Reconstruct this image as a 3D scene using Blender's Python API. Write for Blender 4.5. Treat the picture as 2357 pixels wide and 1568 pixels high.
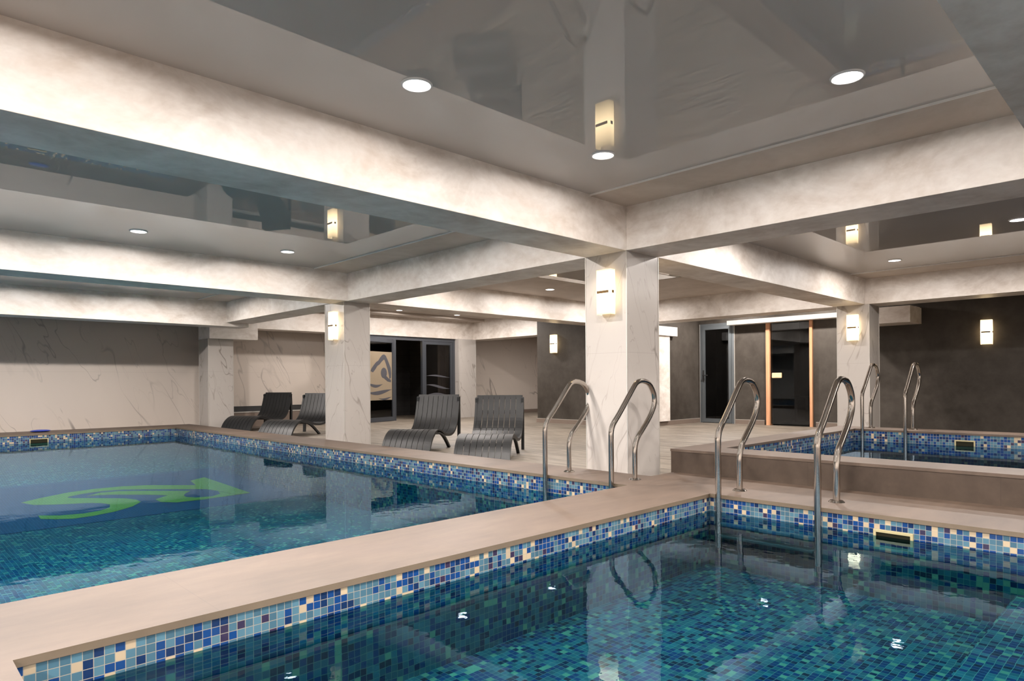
import bpy, bmesh, math, random
from mathutils import Vector, Matrix
from mathutils.geometry import tessellate_polygon

SC = bpy.context.scene
COL = SC.collection
for _o in list(bpy.data.objects):
    bpy.data.objects.remove(_o)

# ------------------------------------------------------------------ camera
FPX, YAW, PCX, PCY, ROLL = 1525.0, math.radians(45.79), 1178.5, 882.0, math.radians(0.41)
FW = Vector((math.cos(YAW), math.sin(YAW), 0))
RT = Vector((math.sin(YAW), -math.cos(YAW), 0))
UP = Vector((0, 0, 1))
CAMP = Vector((0, 0, 0.8))
_r = math.cos(ROLL) * RT - math.sin(ROLL) * UP
_u = math.sin(ROLL) * RT + math.cos(ROLL) * UP
cd = bpy.data.cameras.new('camera')
cam = bpy.data.objects.new('camera', cd)
COL.objects.link(cam)
cam.matrix_world = Matrix(((_r.x, _u.x, -FW.x, CAMP.x), (_r.y, _u.y, -FW.y, CAMP.y), (_r.z, _u.z, -FW.z, CAMP.z), (0, 0, 0, 1)))
cd.sensor_fit = 'HORIZONTAL'
cd.sensor_width = 36.0
cd.lens = FPX / 2357 * 36
cd.shift_x = 0.0
cd.shift_y = (PCY - 784.0) / 2357
cd.clip_start = 0.02
cd.clip_end = 100
SC.camera = cam

# ------------------------------------------------------------------ world, exposure
w = bpy.data.worlds.new('world'); SC.world = w; w.use_nodes = True
w.node_tree.nodes['Background'].inputs[0].default_value = (0.9, 0.92, 1.0, 1)
w.node_tree.nodes['Background'].inputs[1].default_value = 0.02
SC.view_settings.view_transform = 'Standard'
SC.view_settings.look = 'None'
SC.view_settings.gamma = 1
SC.view_settings.use_curve_mapping = False
SC.view_settings.exposure = 0.3
SC.cycles.caustics_reflective = False
SC.cycles.caustics_refractive = False
SC.cycles.sample_clamp_indirect = 2.5
SC.cycles.sample_clamp_direct = 6.0
SC.cycles.max_bounces = 7
SC.cycles.use_adaptive_sampling = True
SC.cycles.adaptive_threshold = 0.03
SC.cycles.diffuse_bounces = 4
SC.cycles.glossy_bounces = 3
SC.cycles.transparent_max_bounces = 12
SC.cycles.use_denoising = True

LAMP = 760.0      # radiance of a ceiling downlight
LAMP_COL = (1.0, 0.92, 0.86)
SCONCE_COL = (1.0, 0.74, 0.42)

# levels (m): stone deck top is z = 0
FL = -0.09        # tiled floor
ZB = 1.957        # underside of beams
ZC = 2.353        # ceiling
YA, XA = 3.462, 4.777

def at(u, v, x=None, y=None, z=None):
    r = (u - PCX) / FPX; k = -(v - PCY) / FPX
    r, k = r * math.cos(ROLL) + k * math.sin(ROLL), -r * math.sin(ROLL) + k * math.cos(ROLL)
    d = FW + r * RT + k * UP
    if z is not None: t = (z - CAMP.z) / d.z
    elif x is not None: t = (x - CAMP.x) / d.x
    else: t = (y - CAMP.y) / d.y
    return CAMP + t * d

# ------------------------------------------------------------------ materials
class NT:
    def __init__(s, name):
        s.m = bpy.data.materials.new(name); s.m.use_nodes = True
        s.t = s.m.node_tree; s.t.nodes.clear()
        s.out = s.n('ShaderNodeOutputMaterial')
    def n(s, kind, **kw):
        nd = s.t.nodes.new(kind)
        for k, v in kw.items(): setattr(nd, k, v)
        return nd
    def l(s, a, b): s.t.links.new(a, b)
    def setin(s, nd, i, v):
        if hasattr(v, 'is_output') or isinstance(v, bpy.types.NodeSocket): s.l(v, nd.inputs[i])
        else: nd.inputs[i].default_value = v
    def math(s, op, a, b=None, c=None, clamp=False):
        nd = s.n('ShaderNodeMath', operation=op); nd.use_clamp = clamp
        s.setin(nd, 0, a)
        if b is not None: s.setin(nd, 1, b)
        if c is not None: s.setin(nd, 2, c)
        return nd.outputs[0]
    def vmath(s, op, a, b=None):
        nd = s.n('ShaderNodeVectorMath', operation=op)
        s.setin(nd, 0, a)
        if b is not None: s.setin(nd, 1, b)
        return nd.outputs[0]
    def noise(s, vec, scale, detail=3, rough=0.5, dist=0.0):
        nd = s.n('ShaderNodeTexNoise'); nd.inputs['Scale'].default_value = scale
        nd.inputs['Detail'].default_value = detail; nd.inputs['Roughness'].default_value = rough
        nd.inputs['Distortion'].default_value = dist
        if vec is not None: s.l(vec, nd.inputs['Vector'])
        return nd.outputs['Fac']
    def ramp(s, fac, stops, mode='LINEAR'):
        nd = s.n('ShaderNodeValToRGB'); cr = nd.color_ramp; cr.interpolation = mode
        while len(cr.elements) < len(stops): cr.elements.new(0.5)
        for e, (p, c) in zip(cr.elements, stops):
            e.position = p; e.color = (*c, 1) if len(c) == 3 else c
        s.l(fac, nd.inputs[0]); return nd.outputs[0]
    def mix(s, fac, a, b):
        nd = s.n('ShaderNodeMix', data_type='RGBA')
        s.setin(nd, 0, fac)
        s.setin(nd, 6, a if isinstance(a, bpy.types.NodeSocket) else (*a, 1))
        s.setin(nd, 7, b if isinstance(b, bpy.types.NodeSocket) else (*b, 1))
        return nd.outputs[2]
    def pos(s): return s.n('ShaderNodeNewGeometry').outputs['Position']
    def sep(s, v):
        nd = s.n('ShaderNodeSeparateXYZ'); s.l(v, nd.inputs[0]); return nd.outputs
    def comb(s, x, y, z):
        nd = s.n('ShaderNodeCombineXYZ')
        s.setin(nd, 0, x); s.setin(nd, 1, y); s.setin(nd, 2, z); return nd.outputs[0]
    def bump(s, h, strength=0.2, dist=0.01):
        nd = s.n('ShaderNodeBump'); nd.inputs['Strength'].default_value = strength
        nd.inputs['Distance'].default_value = dist; s.l(h, nd.inputs['Height']); return nd.outputs[0]
    def pbr(s, color, rough=0.5, metal=0.0, normal=None, ior=1.5, coat=0.0):
        p = s.n('ShaderNodeBsdfPrincipled')
        s.setin(p, 'Base Color', color if isinstance(color, bpy.types.NodeSocket) else (*color, 1))
        s.setin(p, 'Roughness', rough); s.setin(p, 'Metallic', metal)
        p.inputs['IOR'].default_value = ior
        if coat: p.inputs['Coat Weight'].default_value = coat; p.inputs['Coat Roughness'].default_value = 0.02
        if normal is not None: s.l(normal, p.inputs['Normal'])
        s.l(p.outputs[0], s.out.inputs[0]); return s.m

def plain(name, color, rough=0.5, metal=0.0, coat=0.0, ior=1.5):
    t = NT(name)
    # a faint tone variation keeps the surface from looking synthetic
    c = t.mix(t.noise(t.pos(), 9, 3), tuple(x * 0.93 for x in color), tuple(min(1, x * 1.05) for x in color))
    return t.pbr(c, rough, metal, coat=coat, ior=ior)

def m_plaster(name='pearl_plaster', lo=(0.54, 0.475, 0.42), hi=(0.87, 0.825, 0.78), rough=0.42):
    t = NT(name); p = t.pos()
    sc = t.vmath('MULTIPLY', p, (1.0, 1.0, 1.6))
    a = t.noise(sc, 1.6, 5, 0.62, 0.6); b = t.noise(sc, 9, 4, 0.6, 0.4)
    f = t.math('ADD', t.math('MULTIPLY', a, 0.75), t.math('MULTIPLY', b, 0.25))
    c = t.ramp(f, [(0.36, lo), (0.62, hi)])
    return t.pbr(c, rough, normal=t.bump(b, 0.08, 0.004))

def m_gloss_ceiling():
    t = NT('glossy_stretch_ceiling'); p = t.pos()
    c = t.mix(t.noise(p, 2, 2), (0.49, 0.455, 0.425), (0.53, 0.495, 0.465))
    return t.pbr(c, 0.012, ior=1.42)

def m_marble(name, base=(0.60, 0.545, 0.49), vein=(0.22, 0.20, 0.185), big=0.5, tile=(0.6, 1.2), rough=0.22, vscale=1.0, amount=0.75):
    t = NT(name); p = t.pos(); x, y, z = t.sep(p)
    h = t.math('ADD', x, y)                                  # runs along either wall direction
    v = t.comb(t.math('ADD', t.math('MULTIPLY', h, 1.0 * vscale), t.math('MULTIPLY', z, 0.42)), t.math('MULTIPLY', z, 0.30 * vscale), t.math('MULTIPLY', t.math('SUBTRACT', x, y), 0.15))
    cloud = t.noise(v, 1.3, 4, 0.55)
    c = t.mix(cloud, tuple(k * 0.93 for k in base), tuple(k * 1.06 for k in base))
    n1 = t.noise(v, big, 3, 0.5, 0.25)
    r1 = t.math('ABSOLUTE', t.math('SUBTRACT', n1, 0.5))
    w1 = t.math('SUBTRACT', 1.0, t.math('DIVIDE', r1, 0.007 if big < 1 else 0.006), clamp=True)
    m1 = t.math('GREATER_THAN', t.noise(v, 0.9, 1), 0.5)
    n2 = t.noise(t.vmath('ADD', v, (7.3, 2.1, 0)), big * 2.1, 3, 0.55, 0.3)
    r2 = t.math('ABSOLUTE', t.math('SUBTRACT', n2, 0.5))
    w2 = t.math('SUBTRACT', 1.0, t.math('DIVIDE', r2, 0.007), clamp=True)
    m2 = t.math('SUBTRACT', t.math('MULTIPLY', t.noise(v, 1.9, 2), 3.6), 1.35, clamp=True)
    f = t.math('MAXIMUM', t.math('MULTIPLY', w1, t.math('MULTIPLY', m2, amount)), t.math('MULTIPLY', w2, t.math('MULTIPLY', m2, amount * 0.6)))
    c = t.mix(f, c, vein)
    # hairline tile joints
    fz = t.math('FRACT', t.math('DIVIDE', t.math('ADD', z, 0.137), tile[1]))
    j = t.math('LESS_THAN', fz, 0.0028)
    c = t.mix(t.math('MULTIPLY', j, 0.45), c, tuple(k * 0.6 for k in base))
    return t.pbr(c, rough)

def m_stone(name, lo, hi, rough=0.5, joints=None, scale=1.2, stretch=(1, 1, 1), js=0.35, jw=0.003, ior=1.5):
    t = NT(name); p = t.pos(); sp = t.vmath('MULTIPLY', p, stretch)
    a = t.noise(sp, scale, 6, 0.6, 0.5); b = t.noise(sp, scale * 7, 4, 0.6)
    f = t.math('ADD', t.math('MULTIPLY', a, 0.7), t.math('MULTIPLY', b, 0.3))
    c = t.ramp(f, [(0.34, lo), (0.66, hi)])
    if joints:
        x, y, z = t.sep(p)
        jj = None
        for s_, (d, off) in zip((x, y, z), joints):
            if not d: continue
            q = t.math('LESS_THAN', t.math('FRACT', t.math('DIVIDE', t.math('ADD', s_, off), d)), jw / d)
            jj = q if jj is None else t.math('MAXIMUM', jj, q)
        c = t.mix(t.math('MULTIPLY', jj, js), c, tuple(k * 0.45 for k in lo))
    return t.pbr(c, rough, normal=t.bump(b, 0.1, 0.003), ior=ior)

def m_mosaic(name, cols, grout=(0.25, 0.23, 0.185), pitch=0.0299, g=0.075, rough=0.12, wobble=0.0, off=(0.004, 0.011, 0.0275)):
    t = NT(name); geo = t.n('ShaderNodeNewGeometry')
    p = geo.outputs['Position']
    x, y, z = t.sep(t.vmath('ADD', p, off)); nx, ny, nz = t.sep(geo.outputs['Normal'])
    if wobble:
        wn = t.n('ShaderNodeTexNoise'); wn.inputs['Scale'].default_value = 7; wn.inputs['Detail'].default_value = 2
        t.l(p, wn.inputs['Vector'])
        wx, wy, wz = t.sep(t.vmath('SCALE', t.vmath('SUBTRACT', wn.outputs['Color'], (0.5, 0.5, 0.5))))
        for nd in t.t.nodes:
            if nd.type == 'VECT_MATH' and nd.operation == 'SCALE': nd.inputs['Scale'].default_value = wobble
        below = t.math('MULTIPLY', t.math('SUBTRACT', -0.13, z, clamp=True), 4.0, clamp=True)
        x = t.math('ADD', x, t.math('MULTIPLY', wx, below)); y = t.math('ADD', y, t.math('MULTIPLY', wy, below)); z = t.math('ADD', z, t.math('MULTIPLY', wz, below))
    flat = t.math('GREATER_THAN', t.math('ABSOLUTE', nz), 0.5)
    fx = t.math('GREATER_THAN', t.math('ABSOLUTE', nx), 0.5)
    # u: x, or y on faces that look along x ;  v: z on walls, y on the floor
    u = t.math('ADD', t.math('MULTIPLY', x, t.math('SUBTRACT', 1, fx)), t.math('MULTIPLY', y, fx))
    v = t.math('ADD', t.math('MULTIPLY', z, t.math('SUBTRACT', 1, flat)), t.math('MULTIPLY', y, flat))
    u = t.math('DIVIDE', u, pitch); v = t.math('DIVIDE', v, pitch)
    cell = t.comb(t.math('FLOOR', u), t.math('FLOOR', v), t.math('ADD', t.math('MULTIPLY', fx, 13), t.math('MULTIPLY', flat, 29)))
    wn = t.n('ShaderNodeTexWhiteNoise', noise_dimensions='3D'); t.l(cell, wn.inputs['Vector'])
    c = t.ramp(wn.outputs['Value'], cols, 'CONSTANT')
    wn2 = t.n('ShaderNodeTexWhiteNoise', noise_dimensions='3D'); t.l(t.vmath('ADD', cell, (31, 17, 5)), wn2.inputs['Vector'])
    c = t.mix(t.math('MULTIPLY', wn2.outputs['Value'], 0.22), c, (0.02, 0.03, 0.05))
    du = t.math('FRACT', u); dv = t.math('FRACT', v)
    jm = t.math('MAXIMUM', t.math('LESS_THAN', du, g), t.math('LESS_THAN', dv, g))
    c = t.mix(jm, c, grout)
    return t.pbr(c, t.math('ADD', rough, t.math('MULTIPLY', jm, 0.5)), normal=t.bump(t.math('SUBTRACT', 1, jm), 0.25, 0.002))

def m_planks():
    t = NT('grey_wood_look_floor_tiles'); p = t.pos(); x, y, z = t.sep(p)
    row = t.math('FLOOR', t.math('DIVIDE', x, 0.20))
    yy = t.math('ADD', y, t.math('MULTIPLY', row, 0.37))
    plank = t.math('FLOOR', t.math('DIVIDE', yy, 1.2))
    wn = t.n('ShaderNodeTexWhiteNoise', noise_dimensions='3D'); t.l(t.comb(row, plank, 0), wn.inputs['Vector'])
    grain = t.noise(t.comb(t.math('MULTIPLY', x, 22), t.math('MULTIPLY', y, 1.6), wn.outputs['Value']), 1.0, 5, 0.6, 0.8)
    c = t.ramp(grain, [(0.38, (0.055, 0.043, 0.032)), (0.62, (0.235, 0.20, 0.16))])
    c = t.mix(t.math('MULTIPLY', wn.outputs['Value'], 0.4), c, (0.15, 0.13, 0.105))
    j = t.math('MAXIMUM', t.math('LESS_THAN', t.math('FRACT', t.math('DIVIDE', x, 0.20)), 0.018), t.math('LESS_THAN', t.math('FRACT', t.math('DIVIDE', yy, 1.2)), 0.003))
    c = t.mix(t.math('MULTIPLY', j, 0.6), c, (0.12, 0.10, 0.085))
    return t.pbr(c, 0.5, normal=t.bump(grain, 0.08, 0.002), ior=1.4)

def m_water(name, tint, amp=0.035, scale=2.4, rough=0.0):
    t = NT(name); p = t.pos()
    h = t.math('ADD', t.noise(p, scale, 2, 0.5, 0.3), t.math('MULTIPLY', t.noise(p, scale * 5, 2, 0.5), 0.12))
    nb = t.bump(h, 1.0, amp)
    fr = t.n('ShaderNodeFresnel'); fr.inputs['IOR'].default_value = 1.36; t.l(nb, fr.inputs['Normal'])
    tr = t.n('ShaderNodeBsdfTransparent'); tr.inputs[0].default_value = (*tint, 1)
    gl = t.n('ShaderNodeBsdfGlossy'); gl.inputs['Roughness'].default_value = rough
    gl.inputs['Color'].default_value = (0.52, 0.74, 1.0, 1); t.l(nb, gl.inputs['Normal'])
    mx = t.n('ShaderNodeMixShader'); t.l(fr.outputs[0], mx.inputs[0]); t.l(tr.outputs[0], mx.inputs[1]); t.l(gl.outputs[0], mx.inputs[2])
    t.l(mx.outputs[0], t.out.inputs[0]); return t.m

def m_glass(name, tint=(0.5, 0.52, 0.54), ior=1.5, frosted=None):
    t = NT(name)
    fr = t.n('ShaderNodeFresnel'); fr.inputs['IOR'].default_value = ior
    tr = t.n('ShaderNodeBsdfTransparent'); tr.inputs[0].default_value = (*tint, 1)
    base = tr.outputs[0]
    if frosted:
        df = t.n('ShaderNodeBsdfTranslucent'); df.inputs[0].default_value = (*frosted, 1)
        d2 = t.n('ShaderNodeBsdfDiffuse'); d2.inputs[0].default_value = (*frosted, 1)
        a = t.n('ShaderNodeMixShader'); a.inputs[0].default_value = 0.5; t.l(df.outputs[0], a.inputs[1]); t.l(d2.outputs[0], a.inputs[2])
        b = t.n('ShaderNodeMixShader'); b.inputs[0].default_value = 0.25; t.l(a.outputs[0], b.inputs[1]); t.l(tr.outputs[0], b.inputs[2]); base = b.outputs[0]
    gl = t.n('ShaderNodeBsdfGlossy'); gl.inputs['Roughness'].default_value = 0.02
    mx = t.n('ShaderNodeMixShader'); t.l(fr.outputs[0], mx.inputs[0]); t.l(base, mx.inputs[1]); t.l(gl.outputs[0], mx.inputs[2])
    t.l(mx.outputs[0], t.out.inputs[0]); return t.m

def m_emit(name, color, strength):
    t = NT(name); e = t.n('ShaderNodeEmission'); e.inputs[0].default_value = (*color, 1); e.inputs[1].default_value = strength
    t.l(e.outputs[0], t.out.inputs[0]); return t.m

def m_shade(name, color, strength, zc, hh):
    # lit frosted acrylic, brightest round the lamp at mid height
    t = NT(name); x, y, z = t.sep(t.pos())
    d = t.math('DIVIDE', t.math('ABSOLUTE', t.math('SUBTRACT', z, zc)), hh)
    s_ = t.math('MULTIPLY', t.math('SUBTRACT', 1.25, d), strength)
    e = t.n('ShaderNodeEmission'); e.inputs[0].default_value = (*color, 1); t.l(s_, e.inputs[1])
    t.l(e.outputs[0], t.out.inputs[0]); return t.m

NAVY, BLUE, LITE, PALE, CREAM, PLUM = (0.006, 0.020, 0.075), (0.007, 0.040, 0.155), (0.052, 0.118, 0.165), (0.072, 0.158, 0.215), (0.44, 0.35, 0.235), (0.03, 0.02, 0.05)
MIXA = [(0.0, NAVY), (0.14, BLUE), (0.40, PLUM), (0.45, LITE), (0.70, PALE), (0.91, CREAM)]
MAT = dict(
    plaster=m_plaster(), ceil=m_plaster('matte_ceiling_plaster', (0.40, 0.345, 0.30), (0.52, 0.46, 0.41), 0.55),
    strip=m_plaster('ceiling_strip_plaster', (0.46, 0.39, 0.33), (0.56, 0.49, 0.43), 0.5),
    gloss=m_gloss_ceiling(),
    marble=m_marble('cream_marble_tile', base=(0.38, 0.352, 0.328), vein=(0.15, 0.13, 0.115), big=1.1, vscale=1.5, amount=1.0),
    wmarble=m_marble('veined_wall_marble', base=(0.52, 0.46, 0.41), vein=(0.17, 0.15, 0.135), big=0.75, amount=1.0, rough=0.3),
    dark=m_stone('dark_stone_wall_tile', (0.026, 0.021, 0.016), (0.068, 0.059, 0.050), 0.6, ((0.9, 0.2), (0.9, 0.15), (1.2, 0.09)), 0.9, js=0.3, ior=1.3),
    brown=m_stone('brown_stone_plinth', (0.024, 0.016, 0.011), (0.058, 0.041, 0.030), 0.6, ((0, 0), (1.2, 0.35), (0, 0)), 1.6, ior=1.35),
    deck=m_stone('beige_stone_slab', (0.042, 0.027, 0.018), (0.092, 0.063, 0.045), 0.55, ((1.2, 0.31), (1.2, 0.58), (0, 0)), 1.1, (0.6, 1.8, 1), js=0.35),
    edge=m_stone('olive_stone_edge', (0.09, 0.066, 0.043), (0.13, 0.098, 0.066), 0.6),
    planks=m_planks(),
    mosA=m_mosaic('blue_mosaic_tile', MIXA, wobble=0.02),
    mosG=m_mosaic('green_mosaic_tile', [(0, (0.93, 0.38, 0.03)), (0.5, (0.95, 0.41, 0.04)), (0.9, (0.97, 0.44, 0.05))], (0.93, 0.38, 0.04), wobble=0.03),
    mosN=m_mosaic('navy_mosaic_tile', [(0, (0.02, 0.055, 0.15)), (0.45, (0.025, 0.07, 0.19)), (0.9, (0.035, 0.085, 0.22))], (0.022, 0.06, 0.16), wobble=0.03),
    water1=m_water('teal_pool_water', (0.24, 0.76, 0.84), 0.0010, 4.5),
    water2=m_water('calm_pool_water', (0.20, 0.62, 0.68), 0.0011, 4.5),
    water3=m_water('raised_pool_water', (0.34, 0.62, 0.74), 0.0003, 4.0),
    steel=plain('brushed_stainless_steel', (0.47, 0.43, 0.39), 0.14, 1.0),
    plastic=plain('charcoal_plastic', (0.010, 0.0105, 0.011), 0.45, ior=1.4),
    alu=plain('dark_grey_aluminium', (0.05, 0.055, 0.065), 0.35, 0.3),
    alu2=plain('grey_aluminium', (0.12, 0.135, 0.145), 0.35, 0.4),
    trim=plain('pale_metal_trim', (0.62, 0.60, 0.56), 0.35, 0.6),
    base=plain('brown_baseboard_tile', (0.17, 0.13, 0.105), 0.45),
    white=plain('white_painted_board', (0.88, 0.86, 0.83), 0.5),
    cream=plain('cream_plastic', (0.36, 0.31, 0.17), 0.45),
    cav=plain('olive_mouth_shade', (0.012, 0.011, 0.004), 0.7, ior=1.25),
    bronze=plain('dark_bronze', (0.10, 0.055, 0.015), 0.6, ior=1.3),
    brass=plain('brass', (0.55, 0.34, 0.10), 0.3, 1.0),
    wood=m_stone('orange_pine_wood', (0.50, 0.24, 0.12), (0.68, 0.36, 0.20), 0.45, None, 3, (6, 6, 0.4)),
    pale_wood=m_stone('pale_wood', (0.72, 0.50, 0.28), (0.85, 0.62, 0.38), 0.4, None, 3, (1, 8, 8)),
    black=plain('black_board', (0.015, 0.015, 0.016), 0.5),
    glass=m_glass('dark_tinted_glass', (0.5, 0.54, 0.57)),
    glassc=m_glass('clear_glass', (0.62, 0.62, 0.64)),
    frost=m_glass('frosted_glass_film', (0.6, 0.55, 0.5), frosted=(0.62, 0.50, 0.36)),
    film=plain('grey_window_film', (0.055, 0.055, 0.065), 0.4),
    blue=plain('blue_plastic', (0.01, 0.035, 0.32), 0.35),
    lamp=m_emit('downlight_glow', LAMP_COL, LAMP),
    ring=plain('white_lamp_ring', (0.8, 0.8, 0.8), 0.4),
    brick=m_stone('black_brick', (0.014, 0.013, 0.013), (0.03, 0.027, 0.026), 0.6, ((0.5, 0.1), (0, 0), (0.16, 0)), 3, js=0.8, jw=0.012),
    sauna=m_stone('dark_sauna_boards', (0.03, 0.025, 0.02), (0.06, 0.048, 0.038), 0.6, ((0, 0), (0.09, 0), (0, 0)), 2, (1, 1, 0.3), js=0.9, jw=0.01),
)

# ------------------------------------------------------------------ mesh helpers
class MB:
    def __init__(s): s.bm = bmesh.new()
    def box(s, x0, x1, y0, y1, z0, z1, bev=0.0):
        b = bmesh.new()
        bmesh.ops.create_cube(b, size=1.0)
        for v in b.verts:
            v.co = Vector(((x0 + x1) / 2 + v.co.x * (x1 - x0), (y0 + y1) / 2 + v.co.y * (y1 - y0), (z0 + z1) / 2 + v.co.z * (z1 - z0)))
        if bev: bmesh.ops.bevel(b, geom=b.edges[:], offset=bev, segments=2, affect='EDGES', profile=0.6)
        s.add(b); return s
    def add(s, b, M=None):
        me = bpy.data.meshes.new('t'); b.to_mesh(me); b.free()
        if M is not None: me.transform(M)
        s.bm.from_mesh(me); bpy.data.meshes.remove(me)
    def cyl(s, c, r, h, seg=32, r2=None, axis='Z', bev=0):
        b = bmesh.new()
        bmesh.ops.create_cone(b, cap_ends=True, segments=seg, radius1=r, radius2=r if r2 is None else r2, depth=h)
        if bev: bmesh.ops.bevel(b, geom=[e for e in b.edges if len(e.link_faces) == 2 and e.calc_face_angle(0) > 1.0], offset=bev, segments=3, affect='EDGES', profile=0.5)
        M = Matrix.Translation(c)
        if axis == 'X': M = M @ Matrix.Rotation(math.pi / 2, 4, 'Y')
        if axis == 'Y': M = M @ Matrix.Rotation(math.pi / 2, 4, 'X')
        s.add(b, M); return s
    def tube(s, pts, r, seg=16, cap=True):
        pts = [Vector(p) for p in pts]; rings = []
        n = len(pts); prev = None
        for i, p in enumerate(pts):
            t = (pts[min(i + 1, n - 1)] - pts[max(i - 1, 0)]).normalized()
            if prev is None:
                a = Vector((0, 1, 0)) if abs(t.y) < 0.9 else Vector((1, 0, 0))
                a = (a - t * a.dot(t)).normalized()
            else: a = (prev - t * prev.dot(t)).normalized()
            prev = a; b = t.cross(a)
            rings.append([s.bm.verts.new(p + r * (math.cos(2 * math.pi * k / seg) * a + math.sin(2 * math.pi * k / seg) * b)) for k in range(seg)])
        for i in range(n - 1):
            for k in range(seg):
                f = s.bm.faces.new((rings[i][k], rings[i][(k + 1) % seg], rings[i + 1][(k + 1) % seg], rings[i + 1][k])); f.smooth = True
        if cap:
            s.bm.faces.new(rings[0][::-1]); s.bm.faces.new(rings[-1])
        return s
    def band(s, prof, y0, y1, th):
        """a strip of thickness th that follows prof [(s, z)] in the local xz plane, from y0 to y1"""
        n = len(prof); rows = []
        for i, (a, z) in enumerate(prof):
            p0 = prof[max(i - 1, 0)]; p1 = prof[min(i + 1, n - 1)]
            tx, tz = p1[0] - p0[0], p1[1] - p0[1]; L = math.hypot(tx, tz) or 1
            nx, nz = -tz / L * th / 2, tx / L * th / 2
            rows.append([s.bm.verts.new((a + nx, y0, z + nz)), s.bm.verts.new((a + nx, y1, z + nz)), s.bm.verts.new((a - nx, y1, z - nz)), s.bm.verts.new((a - nx, y0, z - nz))])
        for i in range(n - 1):
            for k in range(4):
                s.bm.faces.new((rows[i][k], rows[i][(k + 1) % 4], rows[i + 1][(k + 1) % 4], rows[i + 1][k]))
        s.bm.faces.new(rows[0][::-1]); s.bm.faces.new(rows[-1]); return s
    def cells(s, xs, ys, z0, z1, keep):
        """slab made of grid cells, with real openings where keep(x, y) is false"""
        xs = sorted(set(xs)); ys = sorted(set(ys))
        K = {(i, j): keep((xs[i] + xs[i + 1]) / 2, (ys[j] + ys[j + 1]) / 2) for i in range(len(xs) - 1) for j in range(len(ys) - 1)}
        V = {}
        def v(i, j, z):
            if (i, j, z) not in V: V[(i, j, z)] = s.bm.verts.new((xs[i], ys[j], z))
            return V[(i, j, z)]
        for (i, j), k in K.items():
            if not k: continue
            s.bm.faces.new((v(i, j, z1), v(i + 1, j, z1), v(i + 1, j + 1, z1), v(i, j + 1, z1)))
            s.bm.faces.new((v(i, j, z0), v(i, j + 1, z0), v(i + 1, j + 1, z0), v(i + 1, j, z0)))
            for di, dj, a, b in ((-1, 0, (i, j + 1), (i, j)), (1, 0, (i + 1, j), (i + 1, j + 1)), (0, -1, (i, j), (i + 1, j)), (0, 1, (i + 1, j + 1), (i, j + 1))):
                if not K.get((i + di, j + dj), False):
                    s.bm.faces.new((v(*a, z0), v(*b, z0), v(*b, z1), v(*a, z1)))
        return s
    def poly(s, pts, z0, z1):
        tri = tessellate_polygon([[Vector((p[0], p[1], 0)) for p in pts]])
        top = [s.bm.verts.new((p[0], p[1], z1)) for p in pts]; bot = [s.bm.verts.new((p[0], p[1], z0)) for p in pts]
        for a, b, c in tri:
            s.bm.faces.new((top[a], top[b], top[c])); s.bm.faces.new((bot[c], bot[b], bot[a]))
        n = len(pts)
        for i in range(n):
            s.bm.faces.new((top[i], top[(i + 1) % n], bot[(i + 1) % n], bot[i]))
        return s
    def build(s, name, mat, parent=None, smooth=False, label=None, M=None):
        bmesh.ops.recalc_face_normals(s.bm, faces=s.bm.faces[:])
        me = bpy.data.meshes.new(name); s.bm.to_mesh(me); s.bm.free()
        if M is not None: me.transform(M)
        me.materials.append(MAT[mat] if isinstance(mat, str) else mat)
        if smooth:
            for p in me.polygons: p.use_smooth = True
        o = bpy.data.objects.new(name, me); COL.objects.link(o)
        if parent is not None: o.parent = parent
        if label: o['label'] = label
        return o

def box(name, mat, *a, parent=None, bev=0.0, label=None):
    return MB().box(*a, bev=bev).build(name, mat, parent, label=label)
def struct(o, label=None, cat=None):
    o['kind'] = 'structure'
    if label: o['label'] = label
    if cat: o['category'] = cat
    return o
def tag(o, label, cat, group=None, kind=None):
    o['label'] = label; o['category'] = cat
    if group: o['group'] = group
    if kind: o['kind'] = kind
    return o
def empty(name, loc=(0, 0, 0), rz=0.0):
    o = bpy.data.objects.new(name, None); o.location = loc; o.rotation_euler = (0, 0, rz); o.empty_display_size = 0.1
    COL.objects.link(o); return o
def sbox(name, mat, *a, label=None, cat=None, bev=0.0):
    return struct(box(name, mat, *a, bev=bev), label, cat)

# ------------------------------------------------------------------ pools: outlines
P1 = (-2.2, 4.225, 3.065, 13.6)          # big pool   (x0, x1, y0, y1)
P2 = (0.30, 4.31, -0.9, 2.41)            # small pool in the foreground
P3 = (5.515, 8.765, -1.4, 2.925)         # raised pool
def inside(p, x, y, e=0.0): return p[0] - e < x < p[1] + e and p[2] - e < y < p[3] + e

# floor (tiled) with openings under the pools
e = 0.35
xs = [-3.5, 16.2, 4.0]; ys = [-3.5, 14.2, 14.5, 17.2, 10.33, 7.57]
for p in (P1, P2, P3): xs += [p[0] - e, p[1] + e]; ys += [p[2] - e, p[3] + e]
xs += [13.1]
floor = MB().cells(xs, ys, FL - 0.05, FL, lambda x, y: not (inside(P1, x, y, e) or inside(P2, x, y, e) or inside(P3, x, y, e))).build('floor', 'planks')
struct(floor)

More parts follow.
